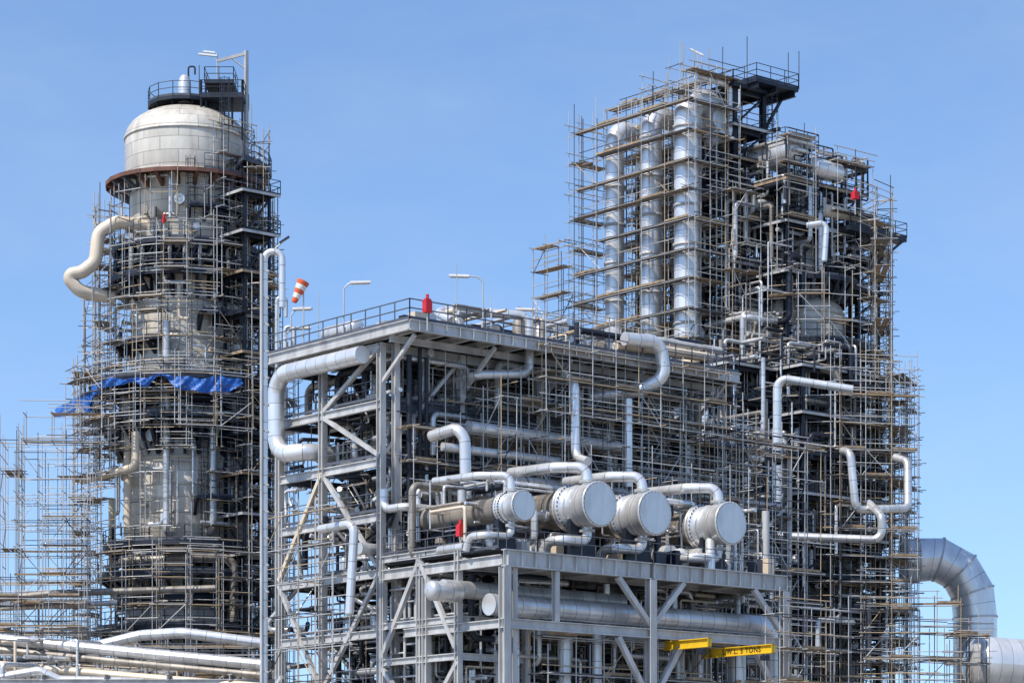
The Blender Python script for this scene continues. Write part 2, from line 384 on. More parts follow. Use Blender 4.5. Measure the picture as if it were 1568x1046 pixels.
for i in range(10):
    a = 2 * pi * i / 10; mb.box((lx + 2.4 * math.cos(a), ly + 2.4 * math.sin(a), 57.5), (lx + 2.4 * math.cos(a), ly + 2.4 * math.sin(a), 58.9), .12, .12, DARK)
bx = lx + 3.0
mb.plate([(bx - 1.6, ly - 3), (bx + 1.7, ly - 3), (bx + 1.7, ly + 1), (bx - 1.6, ly + 1)], 58.9, .2, DARK)
rail(mb, [(bx - 1.6, ly - 3, 58.9), (bx + 1.7, ly - 3, 58.9), (bx + 1.7, ly + 1, 58.9)], m=DARK)
mb.plate([(bx - 1.3, ly - 2.6), (bx + .9, ly - 2.6), (bx + .9, ly + .6), (bx - 1.3, ly + .6)], 60.0, .12, DARK)
rail(mb, [(bx - 1.3, ly + .6, 60), (bx - 1.3, ly - 2.6, 60), (bx + .9, ly - 2.6, 60), (bx + .9, ly + .6, 60)], m=DARK)
for a, b in ((-1.2, -2.5), (.8, -2.5), (1.6, -2.9), (-1.5, -2.9), (1.6, .8), (.2, -2.5)): mb.box((bx + a, ly + b, 55.5), (bx + a, ly + b, 60), .12, .12, DARK)
ladder(mb, lx + 3.4, ly - 3.7, 54, 58.9); ladder(mb, lx + 1, ly - 4.9, 47.6, 52.7); ladder(mb, lx - 1, ly - 5.0, 37.2, 45)
ladder(mb, lx + 2, ly - 5.1, 25, 34.2); ladder(mb, lx - 2.4, ly - 5.1, 18.9, 25)
px = lx + 4.7
mb.box((px, ly - 1, 54), (px, ly - 1, 62.8), .26, .26, STEEL); mb.box((px, ly - 1, 62.6), (px - 2.3, ly - 1, 62.0), .16, .22, STEEL)
mb.tube((px, ly - 1, 61.4), (px - 1.2, ly - 1, 62.3), .06, STEEL)
mb.tube((lx + 2.6, ly - 2, 60), (lx + 2.6, ly - 2, 62.3), .05); mb.box((lx + 1.2, ly - 2, 62.25), (lx + 2.6, ly - 2, 62.1), .25, .12, WHITE); mb.box((lx + 1.5, ly - 1.5, 62.6), (lx + 2.4, ly - 1.5, 62.5), .2, .1, WHITE)
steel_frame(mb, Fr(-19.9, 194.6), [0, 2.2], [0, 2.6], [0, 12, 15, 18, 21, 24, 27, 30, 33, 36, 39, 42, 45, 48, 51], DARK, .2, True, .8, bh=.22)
mb.finish('platforms', T1, T1.location)
mb = MB()
mb.lathe(lx, ly - 1, [(58.7, .5), (60.3, .5), (60.7, .4), (60.95, .2), (61, .001)], LIGHT, 20); mb.sweep([(lx + .3, ly - 1, 60.5), (lx + .3, ly - 1, 61.6), (lx + .8, ly - 1, 61.6), (lx + .8, ly - 1, 61)], .07, DARK)
mb.finish('vent', T1, T1.location)
mb = MB()
mb.sweep([(lx - 2.5, ly - 3.0, 48.9), (-29.6, ly - 4, 49.1), (-31, ly - 4.2, 48.2), (-31.2, ly - 4.3, 46.0), (-32.2, ly - 4.4, 45.2), (-33.4, ly - 4.4, 45.0), (-32.4, ly - 4.2, 43.8), (-30, ly - 3, 43.6)], .5, CREAM, 20, 1.0)
for k in range(5):
    a = math.radians(190 + k * 36); c, s = math.cos(a), math.sin(a); r = rr(.18, .32)
    za = rr(19, 28); mb.sweep([(lx + 4 * c, ly + 4 * s, za), (lx + 5.6 * c, ly + 5.6 * s, za), (lx + 5.6 * c, ly + 5.6 * s, za + rr(6, 20))], r, random.choice((ALU, CREAM, LIGHT)))
mb.sweep([(lx - 5.5, ly - 2.5, 23.2), (lx - 4, ly - 4.6, 23.6), (lx + 1, ly - 6, 23.7), (lx + 4.2, ly - 5, 23.7), (lx + 4.2, ly - 5, 19)], .33, WSHELL)
mb.sweep([(lx - 7.5, ly - 3, 29.8), (lx - 3, ly - 6, 30.4), (lx - 3, ly - 6, 33)], .3, CREAM)
for k in range(60):
    a = rr(180, 360); r0 = rr(4.9, 5.8); c, s = math.cos(math.radians(a)), math.sin(math.radians(a)); z = rr(17, 50)
    a2 = math.radians(a + rr(-30, 30)); zz2 = z + rr(-4, 4)
    mb.sweep([(lx + r0 * c, ly + r0 * s, z), (lx + r0 * c, ly + r0 * s, zz2), (lx + r0 * math.cos(a2), ly + r0 * math.sin(a2), zz2)], rr(.05, .16), random.choice((ALU, DARK, CREAM, STEEL, LIGHT)), 8)
mb.finish('pipework', T1, T1.location)

mb = MB()
scaf_ring(mb, lx, ly, 5.8, 0, 51.8, 6, -48, 60, bay=1.9, board=.3, diag=.25, drop=.15)
scaf_ring(mb, lx, ly, 5.8, 30, 51.8, 4, 160, 225, bay=1.9, board=.35, diag=.25, drop=.15)
for z0, z1 in ((16, 24.5), (31.8, 37.5), (43, 48.6)): scaf_ring(mb, lx, ly, 6.0, z0, z1, 5, 225, 315, bay=1.9, board=.35, diag=.15, drop=.25)
scaf_ring(mb, lx, ly, 5.6, 38, 43, 5, 225, 315, bay=2.2, board=.25, diag=.2, drop=.4)
for z0, z1 in ((26, 30.5), (49, 52)): scaf_ring(mb, lx, ly, 5.6, z0, z1, 4, 228, 312, bay=3.5, board=.1, diag=.1, drop=.5, guard=.5)
scaf_ring(mb, lx, ly, 7.4, 0, 38, 6, -52, 70, bay=2.0, board=.3, diag=.3, drop=.2)
scaf_ring(mb, lx, ly, 7.4, 0, 38, 4, 160, 232, bay=2.0, board=.35, diag=.3, drop=.2)
scaf_ring(mb, lx, ly, 7.6, 0, 24, 5, 230, 310, bay=2.2, board=.35, diag=.2, drop=.25)
scaf_ring(mb, lx, ly, 8.1, 33, 37.6, 6, 200, 310, bay=2.4, board=.15, diag=.2, drop=.35)
scaf_ring(mb, lx, ly, 6.6, 36, 44, 3, 160, 215, bay=2.2, board=.3, drop=.3)
scaf_ring(mb, lx, ly, 5.2, 50, 57, 4, 300, 420, bay=1.8, board=.3, drop=.25)
for (a, b, z0, zt, bd) in (((-31, 192), (-36.3, 192), 0, 31, .12), ((-31, 197), (-37.0, 197.5), 0, 33.6, .2), ((-36.4, 192), (-36.8, 197), 0, 33, .1), ((-31, 190.5), (-34, 190.5), 0, 27, .25), ((-31, 194.5), (-36.3, 194.5), 0, 30, .12)):
    scaf(mb, a, b, z0, zt, bay=1.7, board=bd, diag=.35, drop=.22, zj=2.0, r=.032, poke=.3)
scaf(mb, (-30, 195), (-36.2, 194.6), 32.2, 34.2, bay=2, board=1.0, depth=1.4)
scaf(mb, (-18.6, 195.5), (-18.6, 201), 15, 53.5, bay=1.9, board=.25, drop=.2)
scaf(mb, (-18.2, 193.5), (-17.2, 196), 12, 44, bay=1.9, board=.25, drop=.2)
mb.finish('scaffolding', None, (lx, ly, 0))
mb = MB(); vs = []
nu, nv = 90, 8
for i in range(nu + 1):
    f = i / nu; a = math.radians(192 + f * 115); R = 8.25
    sag = .35 * math.sin(f * 22) + .25 * math.sin(f * 51 + 1)
    for j in range(nv + 1):
        g = j / nv; z = 36.75 - 1.3 * g * (.55 + .3 * math.sin(f * 9) + .15 * math.sin(f * 37)) - .5 * max(0, .3 - f) * 9 + sag * .3 * (1 + g)
        w_ = .22 * math.sin(f * 70 + g * 3) * g + .1 * math.sin(f * 160 + g * 9)
        vs.append((lx + (R + w_ + (1.6 if f < .15 else 0) * (1 - f / .15)) * math.cos(a), ly + (R + w_) * math.sin(a), z))
q = [(i * (nv + 1) + j, (i + 1) * (nv + 1) + j, (i + 1) * (nv + 1) + j + 1, i * (nv + 1) + j + 1) for i in range(nu) for j in range(nv)]
mb.grid(vs, q, TARP); mb.finish('blue_tarpaulin', None, (lx, ly, 36))

# ================================================================== RIGHT TOWER
qx, qy = 22.6, 204.0
T2 = empty('distillation_tower', (qx, qy, 0))
mb = MB()
prof = [(0, 4.4), (24, 4.4), (24.5, 4.0), (36, 4.0), (37, 3.3), (43.6, 3.3)]
for k in range(1, 6): q = pi / 2 * k / 6; prof.append((43.6 + 1.7 * math.sin(q), 3.3 * math.cos(q)))
prof += [(45.6, 1.9), (48.6, 1.9), (49.3, 1.2), (49.5, .001)]
mb.lathe(qx, qy, prof, TOWER, 56)
for z in (13, 17, 21, 28, 32, 39, 41, 43.5, 46.4, 48): 
    r0 = np.interp(z, [p[0] for p in prof], [p[1] for p in prof]); mb.lathe(qx, qy, [(z - .09, r0), (z - .09, r0 + .08), (z + .09, r0 + .08), (z + .09, r0)], TOWER, 56)
for _ in range(30):
    a = math.radians(rr(180, 360)); z = rr(10, 43); c, s = math.cos(a), math.sin(a); r = rr(.15, .4)
    mb.rings([(qx + 3 * c, qy + 3 * s, z), (qx + 4.8 * c, qy + 4.8 * s, z), (qx + 4.8 * c, qy + 4.8 * s, z), (qx + 4.95 * c, qy + 4.95 * s, z)], [A3((c, s, 0))] * 4, [r, r, r * 1.4, r * 1.4], random.choice((TOWER, ALU, DARK)), 14)
cx2, cy2 = 18.3, 201.8
mb.lathe(cx2, cy2, [(0, 1.3), (43, 1.3), (43.8, 1.0), (44.2, .5), (44.3, .001)], TOWER, 32)
mb.finish('shell', T2, T2.location)
mb = MB()
for z, r, bd, a0, a1 in ((46.0, 4.4, 1.7, 0, 360), (41.0, 5.2, 2.2, 0, 360), (38.0, 6.8, 1.8, 180, 400), (33.8, 6.3, 1.8, 0, 360), (30, 6.8, 1.6, 150, 400), (26.0, 6.9, 1.6, 150, 400), (20.3, 7.4, 2.2, 0, 360), (14.5, 7.2, 2.2, 0, 360)):
    ring_platform(mb, qx, qy, z, 3.4 if z > 37 else 4.2, r, a0, a1, GRATE, DARK, .35, True, bd, 26)
FT = Fr(17.0, 200.5)
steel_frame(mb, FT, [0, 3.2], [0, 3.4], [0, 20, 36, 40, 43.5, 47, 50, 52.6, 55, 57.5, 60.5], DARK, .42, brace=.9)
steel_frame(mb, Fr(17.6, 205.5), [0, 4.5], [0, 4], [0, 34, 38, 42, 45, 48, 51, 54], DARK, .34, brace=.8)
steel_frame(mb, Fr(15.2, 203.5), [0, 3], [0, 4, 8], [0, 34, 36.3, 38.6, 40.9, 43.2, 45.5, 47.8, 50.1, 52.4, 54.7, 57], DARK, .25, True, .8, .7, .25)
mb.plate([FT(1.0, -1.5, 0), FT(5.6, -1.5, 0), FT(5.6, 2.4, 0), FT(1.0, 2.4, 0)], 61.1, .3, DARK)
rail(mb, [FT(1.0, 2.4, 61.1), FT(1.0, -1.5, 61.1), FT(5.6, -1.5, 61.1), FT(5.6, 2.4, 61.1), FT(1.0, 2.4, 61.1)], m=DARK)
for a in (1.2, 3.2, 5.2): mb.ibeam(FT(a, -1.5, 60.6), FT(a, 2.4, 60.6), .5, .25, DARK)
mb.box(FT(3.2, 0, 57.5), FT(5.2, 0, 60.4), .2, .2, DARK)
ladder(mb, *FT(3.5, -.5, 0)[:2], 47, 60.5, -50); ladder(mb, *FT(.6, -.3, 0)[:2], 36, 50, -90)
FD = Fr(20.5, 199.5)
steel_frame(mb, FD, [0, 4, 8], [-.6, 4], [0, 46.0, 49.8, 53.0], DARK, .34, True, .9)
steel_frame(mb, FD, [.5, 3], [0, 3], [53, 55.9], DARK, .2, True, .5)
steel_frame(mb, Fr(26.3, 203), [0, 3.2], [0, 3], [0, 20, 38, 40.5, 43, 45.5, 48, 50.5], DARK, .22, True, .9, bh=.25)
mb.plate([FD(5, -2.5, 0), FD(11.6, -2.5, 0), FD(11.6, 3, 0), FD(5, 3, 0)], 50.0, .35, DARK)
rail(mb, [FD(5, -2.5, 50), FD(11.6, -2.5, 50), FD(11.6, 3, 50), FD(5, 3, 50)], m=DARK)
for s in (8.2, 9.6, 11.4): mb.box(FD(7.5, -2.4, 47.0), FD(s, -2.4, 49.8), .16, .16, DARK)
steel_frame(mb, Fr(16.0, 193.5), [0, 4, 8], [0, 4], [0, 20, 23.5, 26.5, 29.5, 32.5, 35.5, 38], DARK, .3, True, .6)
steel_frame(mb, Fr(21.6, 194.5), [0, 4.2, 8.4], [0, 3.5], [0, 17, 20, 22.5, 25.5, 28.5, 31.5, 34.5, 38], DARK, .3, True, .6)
mb.finish('platforms', T2, T2.location)
mb = MB()
drum(mb, FD(1.0, -.4, 55.5), FD(1.0, 3.4, 55.5), 1.1, LIGHT); drum(mb, FD(2.6, -1, 54.3), FD(5.2, -1, 54.3), .75, LIGHT); drum(mb, FD(.2, 3.5, 51.7), FD(5, 3.5, 51.7), 1.1, TOWER)
drum(mb, FD(3.8, -1.0, 51.2), FD(8.2, -1.0, 51.2), .5, CREAM)
CM = (ALU, ALU, LIGHT, DARK, DARK, STEEL, WSHELL)
clutter(mb, FD, -.5, 8.5, -1.2, 4.5, 46, 56.0, 120, .05, .22, CM)
clutter(mb, FD, -3.5, 1.5, -1.2, 4.5, 36, 48, 50, .05, .24, CM)
clutter(mb, FT, -1, 4, -1, 4, 37, 60, 90, .05, .22, CM)
clutter(mb, Fr(qx - 3, qy - 7), -5, 8, -4, 4, 9, 40, 280, .06, .24, CM)
for z in (23, 26, 29, 32, 35.3): smallstuff(mb, Fr(16, 193.5), 0, 8, 0, 4, z, 8); smallstuff(mb, Fr(21.6, 194.5), 0, 8, 0, 3.5, z - .5, 8)
mb.sweep([W(1150, 788, 191), W(1190, 790, 190), W(1190, 578, 190), W(1306, 596, 189)], .31, LIGHT)
mb.sweep([W(1290, 690, 191), W(1302, 692, 190), W(1310, 780, 190), W(1390, 778, 193), W(1390, 706, 194), W(1370, 700, 195)], .3, ALU)
mb.sweep([W(1190, 820, 190), W(1350, 826, 189), W(1350, 790, 189), W(1330, 770, 191)], .3, ALU)
mb.sweep([W(1262, 400, 197), W(1266, 340, 197), W(1235, 345, 197)], .22, LIGHT)
mb.sweep([W(1232, 560, 196), W(1275, 566, 196), W(1290, 600, 196)], .36, WSHELL)
mb.sweep([W(1060, 620, 189), W(1078, 620, 189), W(1080, 730, 189), W(1120, 735, 189)], .32, ALU)
mb.finish('pipework', T2, T2.location)

FA = Fr(14.0, 198.4)
DUCT = empty('vertical_pipe_bank', tuple(FA(0, 3, 0)))
mb = MB()
for t, r, zt in ((1.0, 1.02, 59.2), (5.0, .84, 58.8), (9.2, .76, 58.6)):
    mb.sweep([FA(0, t, 8), FA(0, t, zt), FA(3.2, t, zt), FA(3.2, t, zt - 3)], r, LIGHT, 26, r * 1.5)
    for z in range(36, 58, 3): 
        p = FA(0, t, z); mb.lathe(p[0], p[1], [(z - .1, r), (z - .1, r + .1), (z + .1, r + .1), (z + .1, r)], STEEL, 24)
mb.finish('ducts', DUCT, DUCT.location)
mb = MB()
mb.sweep([FA(-.2, -.2, 60.6), FA(3.4, -.2, 60.6), FA(3.4, -.2, 56.5), FA(3.4, 1.5, 56.5)], .25, LIGHT)
mb.cyl(FA(2.3, -.2, 57.8), FA(2.3, 1.6, 57.8), .75, ALU)
mb.finish('top_pipe', DUCT, DUCT.location)
mb = MB()
F = Fr(13.4, 197.2)
scaf(mb, F(-.5, -.4, 0), F(-.5, 12.6, 0), 0, 60.0, depth=.8, bay=2.6, board=.75, diag=.06, drop=.1, side=-1, zj=.9, lift=2.25, guard=.35)
for (a, b, z0, z1, dp, bd, dr) in (((0, -.6), (4.8, -.6), 0, 60.8, 1.0, .6, .1), ((2.9, 0), (2.9, 12.6), 34, 61.4, 1.2, .7, .05), ((0, 12.6), (3, 12.6), 0, 60.3, 1.2, .5, .1), ((1.6, 3.0), (3, 3.0), 36, 60.5, 1.0, .5, .1), ((1.6, 7.2), (3, 7.2), 36, 60.5, 1.0, .5, .1), ((4.8, 2), (4.8, 12), 34, 58, 1.2, .6, .1)):
    scaf(mb, F(*a, 0), F(*b, 0), z0, z1, depth=dp, bay=1.9, board=bd, diag=.15, drop=dr, side=-1 if a[0] == b[0] else 1, zj=.9, lift=2.25)
scaf(mb, F(-.3, 13, 0), F(-.3, 16.4, 0), 0, 50.0, bay=1.7, board=.1, diag=.5, drop=.25, zj=1.5); scaf(mb, F(2, 13, 0), F(2, 15.4, 0), 0, 47.5, bay=1.7, board=.2, diag=.5, drop=.25, zj=1.5)
scaf(mb, F(-1.5, 6, 0), F(-1.5, 13, 0), 0, 42.5, bay=1.9, board=.35, diag=.4, drop=.2)
scaf(mb, F(0, 1, 0), F(4.5, 1, 0), 59.5, 62.6, bay=1.5, board=.5, zj=1.4); scaf(mb, F(0, 4, 0), F(4, 4, 0), 58.5, 61.2, bay=1.5, board=.4, zj=1.5)
scaf(mb, F(5, -3.6, 0), F(12, -3.6, 0), 0, 40, board=.4, drop=.15)
scaf(mb, F(3, -1.6, 0), F(6, -1.6, 0), 36, 52, board=.4, drop=.15)
scaf(mb, F(0, -3.6, 0), F(9, -3.6, 0), 0, 39.5, board=.4, drop=.12)
scaf(mb, F(7, -7, 0), F(16, -7, 0), 0, 37.5, board=.35, drop=.2)
scaf_ring(mb, qx, qy, 6.0, 0, 38.5, 8, bay=2.0, board=.35, drop=.25); scaf_ring(mb, qx, qy, 8.0, 0, 38.5, 9, bay=2.0, board=.35, drop=.2)
scaf_ring(mb, qx + .6, qy, 5.4, 38, 53, 4, -50, 60, bay=2.0, board=.35, drop=.2); scaf_ring(mb, qx, qy, 5.6, 40, 46, 3, 240, 300, bay=2.4, board=.2, drop=.5)
scaf(mb, (28.6, 197), (28.9, 203), 20, 49, board=.35, drop=.2); scaf(mb, (30, 198), (30.6, 203), 0, 37, board=.35, drop=.15); scaf(mb, (24.5, 195.2), (30.5, 196.5), 0, 39.5, board=.35, drop=.2)
scaf(mb, FD(4, -2.2, 0), FD(8, -2.2, 0), 47, 55, board=.25, drop=.3); scaf(mb, FD(-1, -1.8, 0), FD(2, -1.8, 0), 46, 56.5, board=.25, drop=.4)
mb.finish('scaffolding', None, (qx, qy, 0))

# ================================================================== MAIN PROCESS STRUCTURE
G = Fr(-7.65, 152.7)
ST = empty('process_structure', tuple(G(10, 5, 0)))
mb = MB()
zs = [0, 4.5, 8, 11.5, 15, 18.5, 21.8, 25.0, 28.4, 31.7]
for t, sx in ((0, [0, 6, 12, 18, 25, 34]), (5.8, [0, 6, 12, 18, 25, 34]), (10.3, [0, 6, 12, 18, 25, 34]), (19, [12, 18, 25, 34])):
    for s in sx:
        top = 31.6 if s <= 25 else 28.2
        mb.ibeam(G(s, t, 0), G(s, t, top), .42, .4, STEEL if (s == 0 or t == 0) else DARK)
mb.ibeam(G(.8, -.35, 0), G(.8, -.35, 31.6), .4, .35, STEEL)
for z in zs[1:]:
    smax = 25 if z > 30 else 34
    for t in (0, 5.8, 10.3): mb.ibeam(G(0, t, z - .35), G(smax, t, z - .35), .5, .28, STEEL if (z < 16 or z > 31) and t == 0 else RAIL)
    for s in (0, 6, 12, 18, 25, 34):
        if s > smax: continue
        mb.ibeam(G(s, 0, z - .36), G(s, 10.3 if s < 12 else 19, z - .36), .5, .28, STEEL if s == 0 else RAIL)
    if z < 31:
        mb.plate([G(1.0, .2, 0), G(smax, .2, 0), G(smax, 10.2, 0), G(1.0, 10.2, 0)] if z in (28.4, 18.5, 11.5) else [G(6, .2, 0), G(smax, .2, 0), G(smax, 10.2, 0), G(6, 10.2, 0)], z, .05, GRATE)
        mb.plate([G(12, 10.2, 0), G(smax, 10.2, 0), G(smax, 19, 0), G(12, 19, 0)], z - .01, .05, GRATE)
        rail(mb, [G(0, 10.3, z), G(0, .0, z), G(smax, .0, z)])
c = [G(-.6, -3.5, 0), G(26, -3.5, 0), G(26, 10.6, 0), G(-.6, 10.6, 0)]
mb.plate(c, 32.4, .12, GRATE)
for a, b in ((0, 1), (0, 3), (1, 2)):
    p, q = c[a].copy(), c[b].copy(); p[2] = q[2] = 32.05; mb.ibeam(p, q, .62, .3, STEEL)
for s in range(0, 27, 2): mb.ibeam(G(s, -3.4, 31.95), G(s, 10.4, 31.95), .4, .2, STEEL)
for t in (-1.5, 3, 8): mb.ibeam(G(-.5, t, 31.6), G(25.8, t, 31.6), .4, .2, STEEL)
for s in (0, 6, 12, 18, 25): mb.box(G(s, 0, 29.2), G(s, -3.2, 31.6), .2, .2, STEEL)
rail(mb, [G(-.6, 10.6, 32.4), G(-.6, -3.5, 32.4), G(26, -3.5, 32.4), G(26, 10.6, 32.4)], h=1.15, m=RAIL, r=.04)
for k in range(26): mb.box(G(k, -3.52, 32.05), G(k + .02, -3.52, 32.05), .32, .5, STEEL)
for (t0, z0, t1, z1) in ((5.8, 24.6, 10.3, 18.5), (5.8, 24.6, .3, 18.6), (0, 31.4, 5.8, 28.2), (0, 18.2, 5.8, 11.5), (5.8, 11.4, 10.3, 18.2), (0, 25, 5.8, 28), (5.8, 11.4, 0, 8)):
    mb.box(G(-.05, t0, z0), G(-.05, t1, z1), .24, .24, STEEL if RNG() < .85 else CREAM)
for s0, s1, z0, z1 in ((0, 6, 25, 31.4), (6, 12, 21.8, 28), (18, 25, 21.8, 31), (25, 34, 18, 25), (0, 6, 18.5, 15), (12, 18, 18.5, 25)): mb.box(G(s0, -.05, z0), G(s1, -.05, z1), .2, .2, STEEL)
mb.finish('steel_frame', ST, ST.location)

E = Fr(-0.39, 144.05); mb = MB()
for s in (0, 11, 22):
    mb.ibeam(E(s, 0, 0), E(s, 0, 17.6), .5, .5, STEEL); mb.ibeam(E(s, 7, 0), E(s, 7, 17.6), .4, .4, STEEL)
mb.ibeam(E(.9, .3, 0), E(.9, .3, 17.6), .3, .3, STEEL)
for s in (0, 11):
    mb.ibeam(E(s - .1, 0, 18.1), E(s + 11.1, 0, 18.1), .95, .4, STEEL)
for k in range(23): mb.box(E(k + .1, -.0, 18.1), E(k + .16, -.0, 18.1), .36, .8, STEEL)
for t in (3.6, 7, 11): mb.ibeam(E(0, t, 18.05), E(24, t, 18.05), .7, .3, STEEL)
for s in (0, 3.7, 7.4, 11, 14.7, 18.4, 22): mb.ibeam(E(s, .2, 18.0), E(s, 11.2, 18.0), .6, .3, STEEL)
mb.plate([E(0, .3, 0), E(23, .3, 0), E(23, 11, 0), E(0, 11, 0)], 18.62, .05, GRATE)
for (z, tmax) in ((14.5, 9), (10.5, 9), (5.5, 9)):
    mb.ibeam(E(-.2, 0, z), E(22.6, 0, z), .55, .35, STEEL); mb.ibeam(E(0, 7, z), E(24, 7, z), .5, .3, RAIL)
    for s in (0, 5.5, 11, 16.5, 22): mb.ibeam(E(s, 0, z), E(s, tmax, z), .5, .3, STEEL)
    mb.plate([E(0, 4.8, 0), E(23, 4.8, 0), E(23, 11, 0), E(0, 11, 0)], z + .3, .05, GRATE)
for s, d in ((11, -2.6), (11, 2.6), (22, -2.6)):
    mb.box(E(s + d, 0, 17.6), E(s + .1 * np.sign(d), 0, 15.0), .3, .3, STEEL)
    mb.box(E(s + d, 0, 14.2), E(s + .1 * np.sign(d), 0, 10.6), .3, .3, STEEL)
mb.ibeam(E(3.8, .1, 14.8), E(3.8, .1, 17.6), .35, .3, STEEL)
rail(mb, [E(0, 11, 18.65), E(-.15, .4, 18.65)]); rail(mb, [E(0.2, .1, 18.65), E(22.4, .1, 18.65)], toe=False, r=.025)
H = Fr(*G(0, -7.2, 0)[:2])
for s, t, tp in ((0, 0, 19.2), (0, 3.5, 18.9), (0, 7.0, 18.9), (5, 0, 18.4), (5, 4, 18.4)):
    mb.ibeam(H(s, t, 0), H(s, t, tp), .36, .36, STEEL)
for z in (18.9, 15.0, 12.9, 8.5, 4.5):
    mb.ibeam(H(0, 0, z), H(0, 7.2, z), .4, .25, STEEL); mb.ibeam(H(0, 0, z), H(5, 0, z), .4, .25, STEEL); mb.ibeam(H(5, 0, z), H(5, 7, z), .4, .25, STEEL)
    mb.plate([H(0.2, 0.2, 0), H(5, .2, 0), H(5, 7, 0), H(.2, 7, 0)], z + .22, .05, GRATE) if z in (18.9, 12.9) else None
rail(mb, [H(0, 7, 19.15), H(0, 0, 19.15), H(5, 0, 19.15)])
for (t0, z0, t1, z1) in ((3.5, 18.6, 7.1, 13.2), (3.5, 18.6, .2, 13.4), (7, 12.6, 3.5, 8.7), (0, 12.6, 3.5, 8.7)):
    mb.box(H(-.02, t0, z0), H(-.02, t1, z1), .26, .26, STEEL)
for z0, z1, fl in ((8.7, 12.9, 1), (12.9, 15.9, -1), (15.9, 19, 1)):
    for tt in (.5, 1.3):
        a, b = (H(.6 + 0, 1 + tt, z0), H(4.4, 1 + tt, z1)) if fl > 0 else (H(4.4, 1 + tt, z0), H(.6, 1 + tt, z1)); mb.box(a, b, .06, .25, STEEL); mb.tube(a + [0, 0, 1], b + [0, 0, 1], .03, RAIL)
    for k in range(14):
        f = k / 14; p = (a + (b - a) * f); mb.box(p - VX * .8, p, .25, .04, GRATE)
mb.finish('lower_frame', ST, ST.location)

mb = MB()
for z, t, r, s0, s1, m in ((26.6, .8, .38, 4, 19, WSHELL), (27.3, 2.2, .45, 2, 22, ALU), (26.2, 3.4, .35, 2, 22, WSHELL), (23.3, 1.2, .42, 3, 33, ALU), (23.2, 3.0, .35, 2, 33, LIGHT), (29.8, 1.4, .4, 6, 24, WSHELL), (30.0, 3.2, .45, 6, 24, ALU), (19.6, .8, .35, -1, 15, ALU), (12.6, 1.5, .4, 3, 33, ALU), (16.3, 1.4, .42, 3, 33, WSHELL), (20.2, 2.5, .4, 8, 33, ALU), (27.0, -1.9, .36, 5, 17, LIGHT), (24.2, -1.7, .32, 7, 22, ALU), (25.6, -2.0, .26, 3, 12, LIGHT), (29.0, -1.6, .26, 9, 24, ALU)):
    mb.sweep([G(s0, t, z), G(s1, t, z)], r, m, 14)
for z in zs[2:-1]:
    zt = z + 3
    clutter(mb, G, 1, 25 if z > 28 else 33, -.6, 6, z + .3, zt, 95, .04, .26, (ALU, ALU, WSHELL, LIGHT, LIGHT, DARK, DARK, STEEL, WSHELL, ALU))
    clutter(mb, G, 1, 25 if z > 28 else 33, 5, 10, z + .3, zt, 25, .06, .3, (ALU, WSHELL, DARK, DARK))
    clutter(mb, G, 12, 33, 10, 18, z + .3, zt, 14, .1, .4, (WSHELL, DARK, ALU))
    smallstuff(mb, G, 2, 24 if z > 28 else 33, .8, 9.5, z, 30)
    for k in range(4): s = rr(13, 30); drum(mb, G(s, 12, z + 1.4), G(s + 3.5, 12, z + 1.4), 1.1, random.choice((WSHELL, DARK)))
for s, z0, z1, r in ((1.6, 18, 31, .16), (2.4, 18, 31.5, .13), (2.9, 20, 31, .13)): mb.sweep([G(s, -.6, z0), G(s, -.6, z1)], r, DARK)
mb.sweep([W(860, 575, 158), W(880, 583, 157), W(881, 700, 157), W(900, 706, 156)], .28, LIGHT, bend=.8)
mb.sweep([W(962, 610, 160), W(962, 745, 160)], .25, LIGHT)
mb.sweep([W(660, 668, 152.5), W(700, 655, 151), W(712, 672, 151), W(713, 740, 151)], .34, LIGHT, bend=.8)
mb.sweep([W(740, 772, 147), W(700, 780, 151), W(610, 800, 155)], .28, WSHELL)
mb.sweep([W(535, 940, 150), W(543, 800, 150), W(490, 810, 152)], .26, LIGHT, bend=.6)
mb.sweep([G(4.5, -1.0, 33.3), G(4.5, 1, 34.3), G(9.5, -2.2, 34.1), G(9.5, -2.2, 30.6), G(6, -1.8, 30.2), G(6, 2, 30.2)], .27, LIGHT, bend=.7)
mb.sweep([G(15.6, -4.0, 33.2), G(18.4, -4.2, 33.3), G(18.7, -4.3, 31.2), G(17.6, -3.4, 30.4), G(15.5, -1, 30.0)], .42, LIGHT, 20, bend=.9)
mb.sweep([G(15.6, -3.2, 32.9), G(24, -3.0, 33.2), G(24, 0, 33.2)], .3, CREAM)
drum(mb, G(.5, 3, 33.0), G(.5, 6, 33.0), .5, LIGHT); drum(mb, G(3, 0, 33.1), G(3, 4, 33.1), .6, LIGHT); drum(mb, G(11, 2, 33.2), G(15, 2, 33.2), .6, ALU)
clutter(mb, G, 4, 26, -2.5, 8, 32.6, 34.1, 110, .05, .24, (ALU, LIGHT, CREAM, STEEL, WSHELL, DARK)); smallstuff(mb, G, 1, 25, -2, 8, 32.4, 40)
mb.sweep([G(-.9, .6, 30.9), G(-.9, 9.4, 30.9), G(-.9, 9.4, 26.0), G(-.9, 6.8, 26.0), G(1.5, 6.8, 26.0)], .52, LIGHT, 22, bend=1.25)
for k in range(55):
    z = rr(10, 28); t = rr(1, 10); mb.sweep([G(rr(-.3, 3), t, z), G(rr(-.3, 3), t + rr(-3, 3), z), G(rr(-.3, 3), t, z + rr(-3, 3))], rr(.05, .18), random.choice((ALU, LIGHT, DARK)), 8)
mb.sweep([E(.5, 2.0, 15.7), E(23, 2.0, 15.7), E(23, 2.0, 8)], .62, LIGHT, 24); mb.sweep([E(-1.5, 3.6, 16.6), E(12, 3.6, 16.6)], .5, ALU, 20)
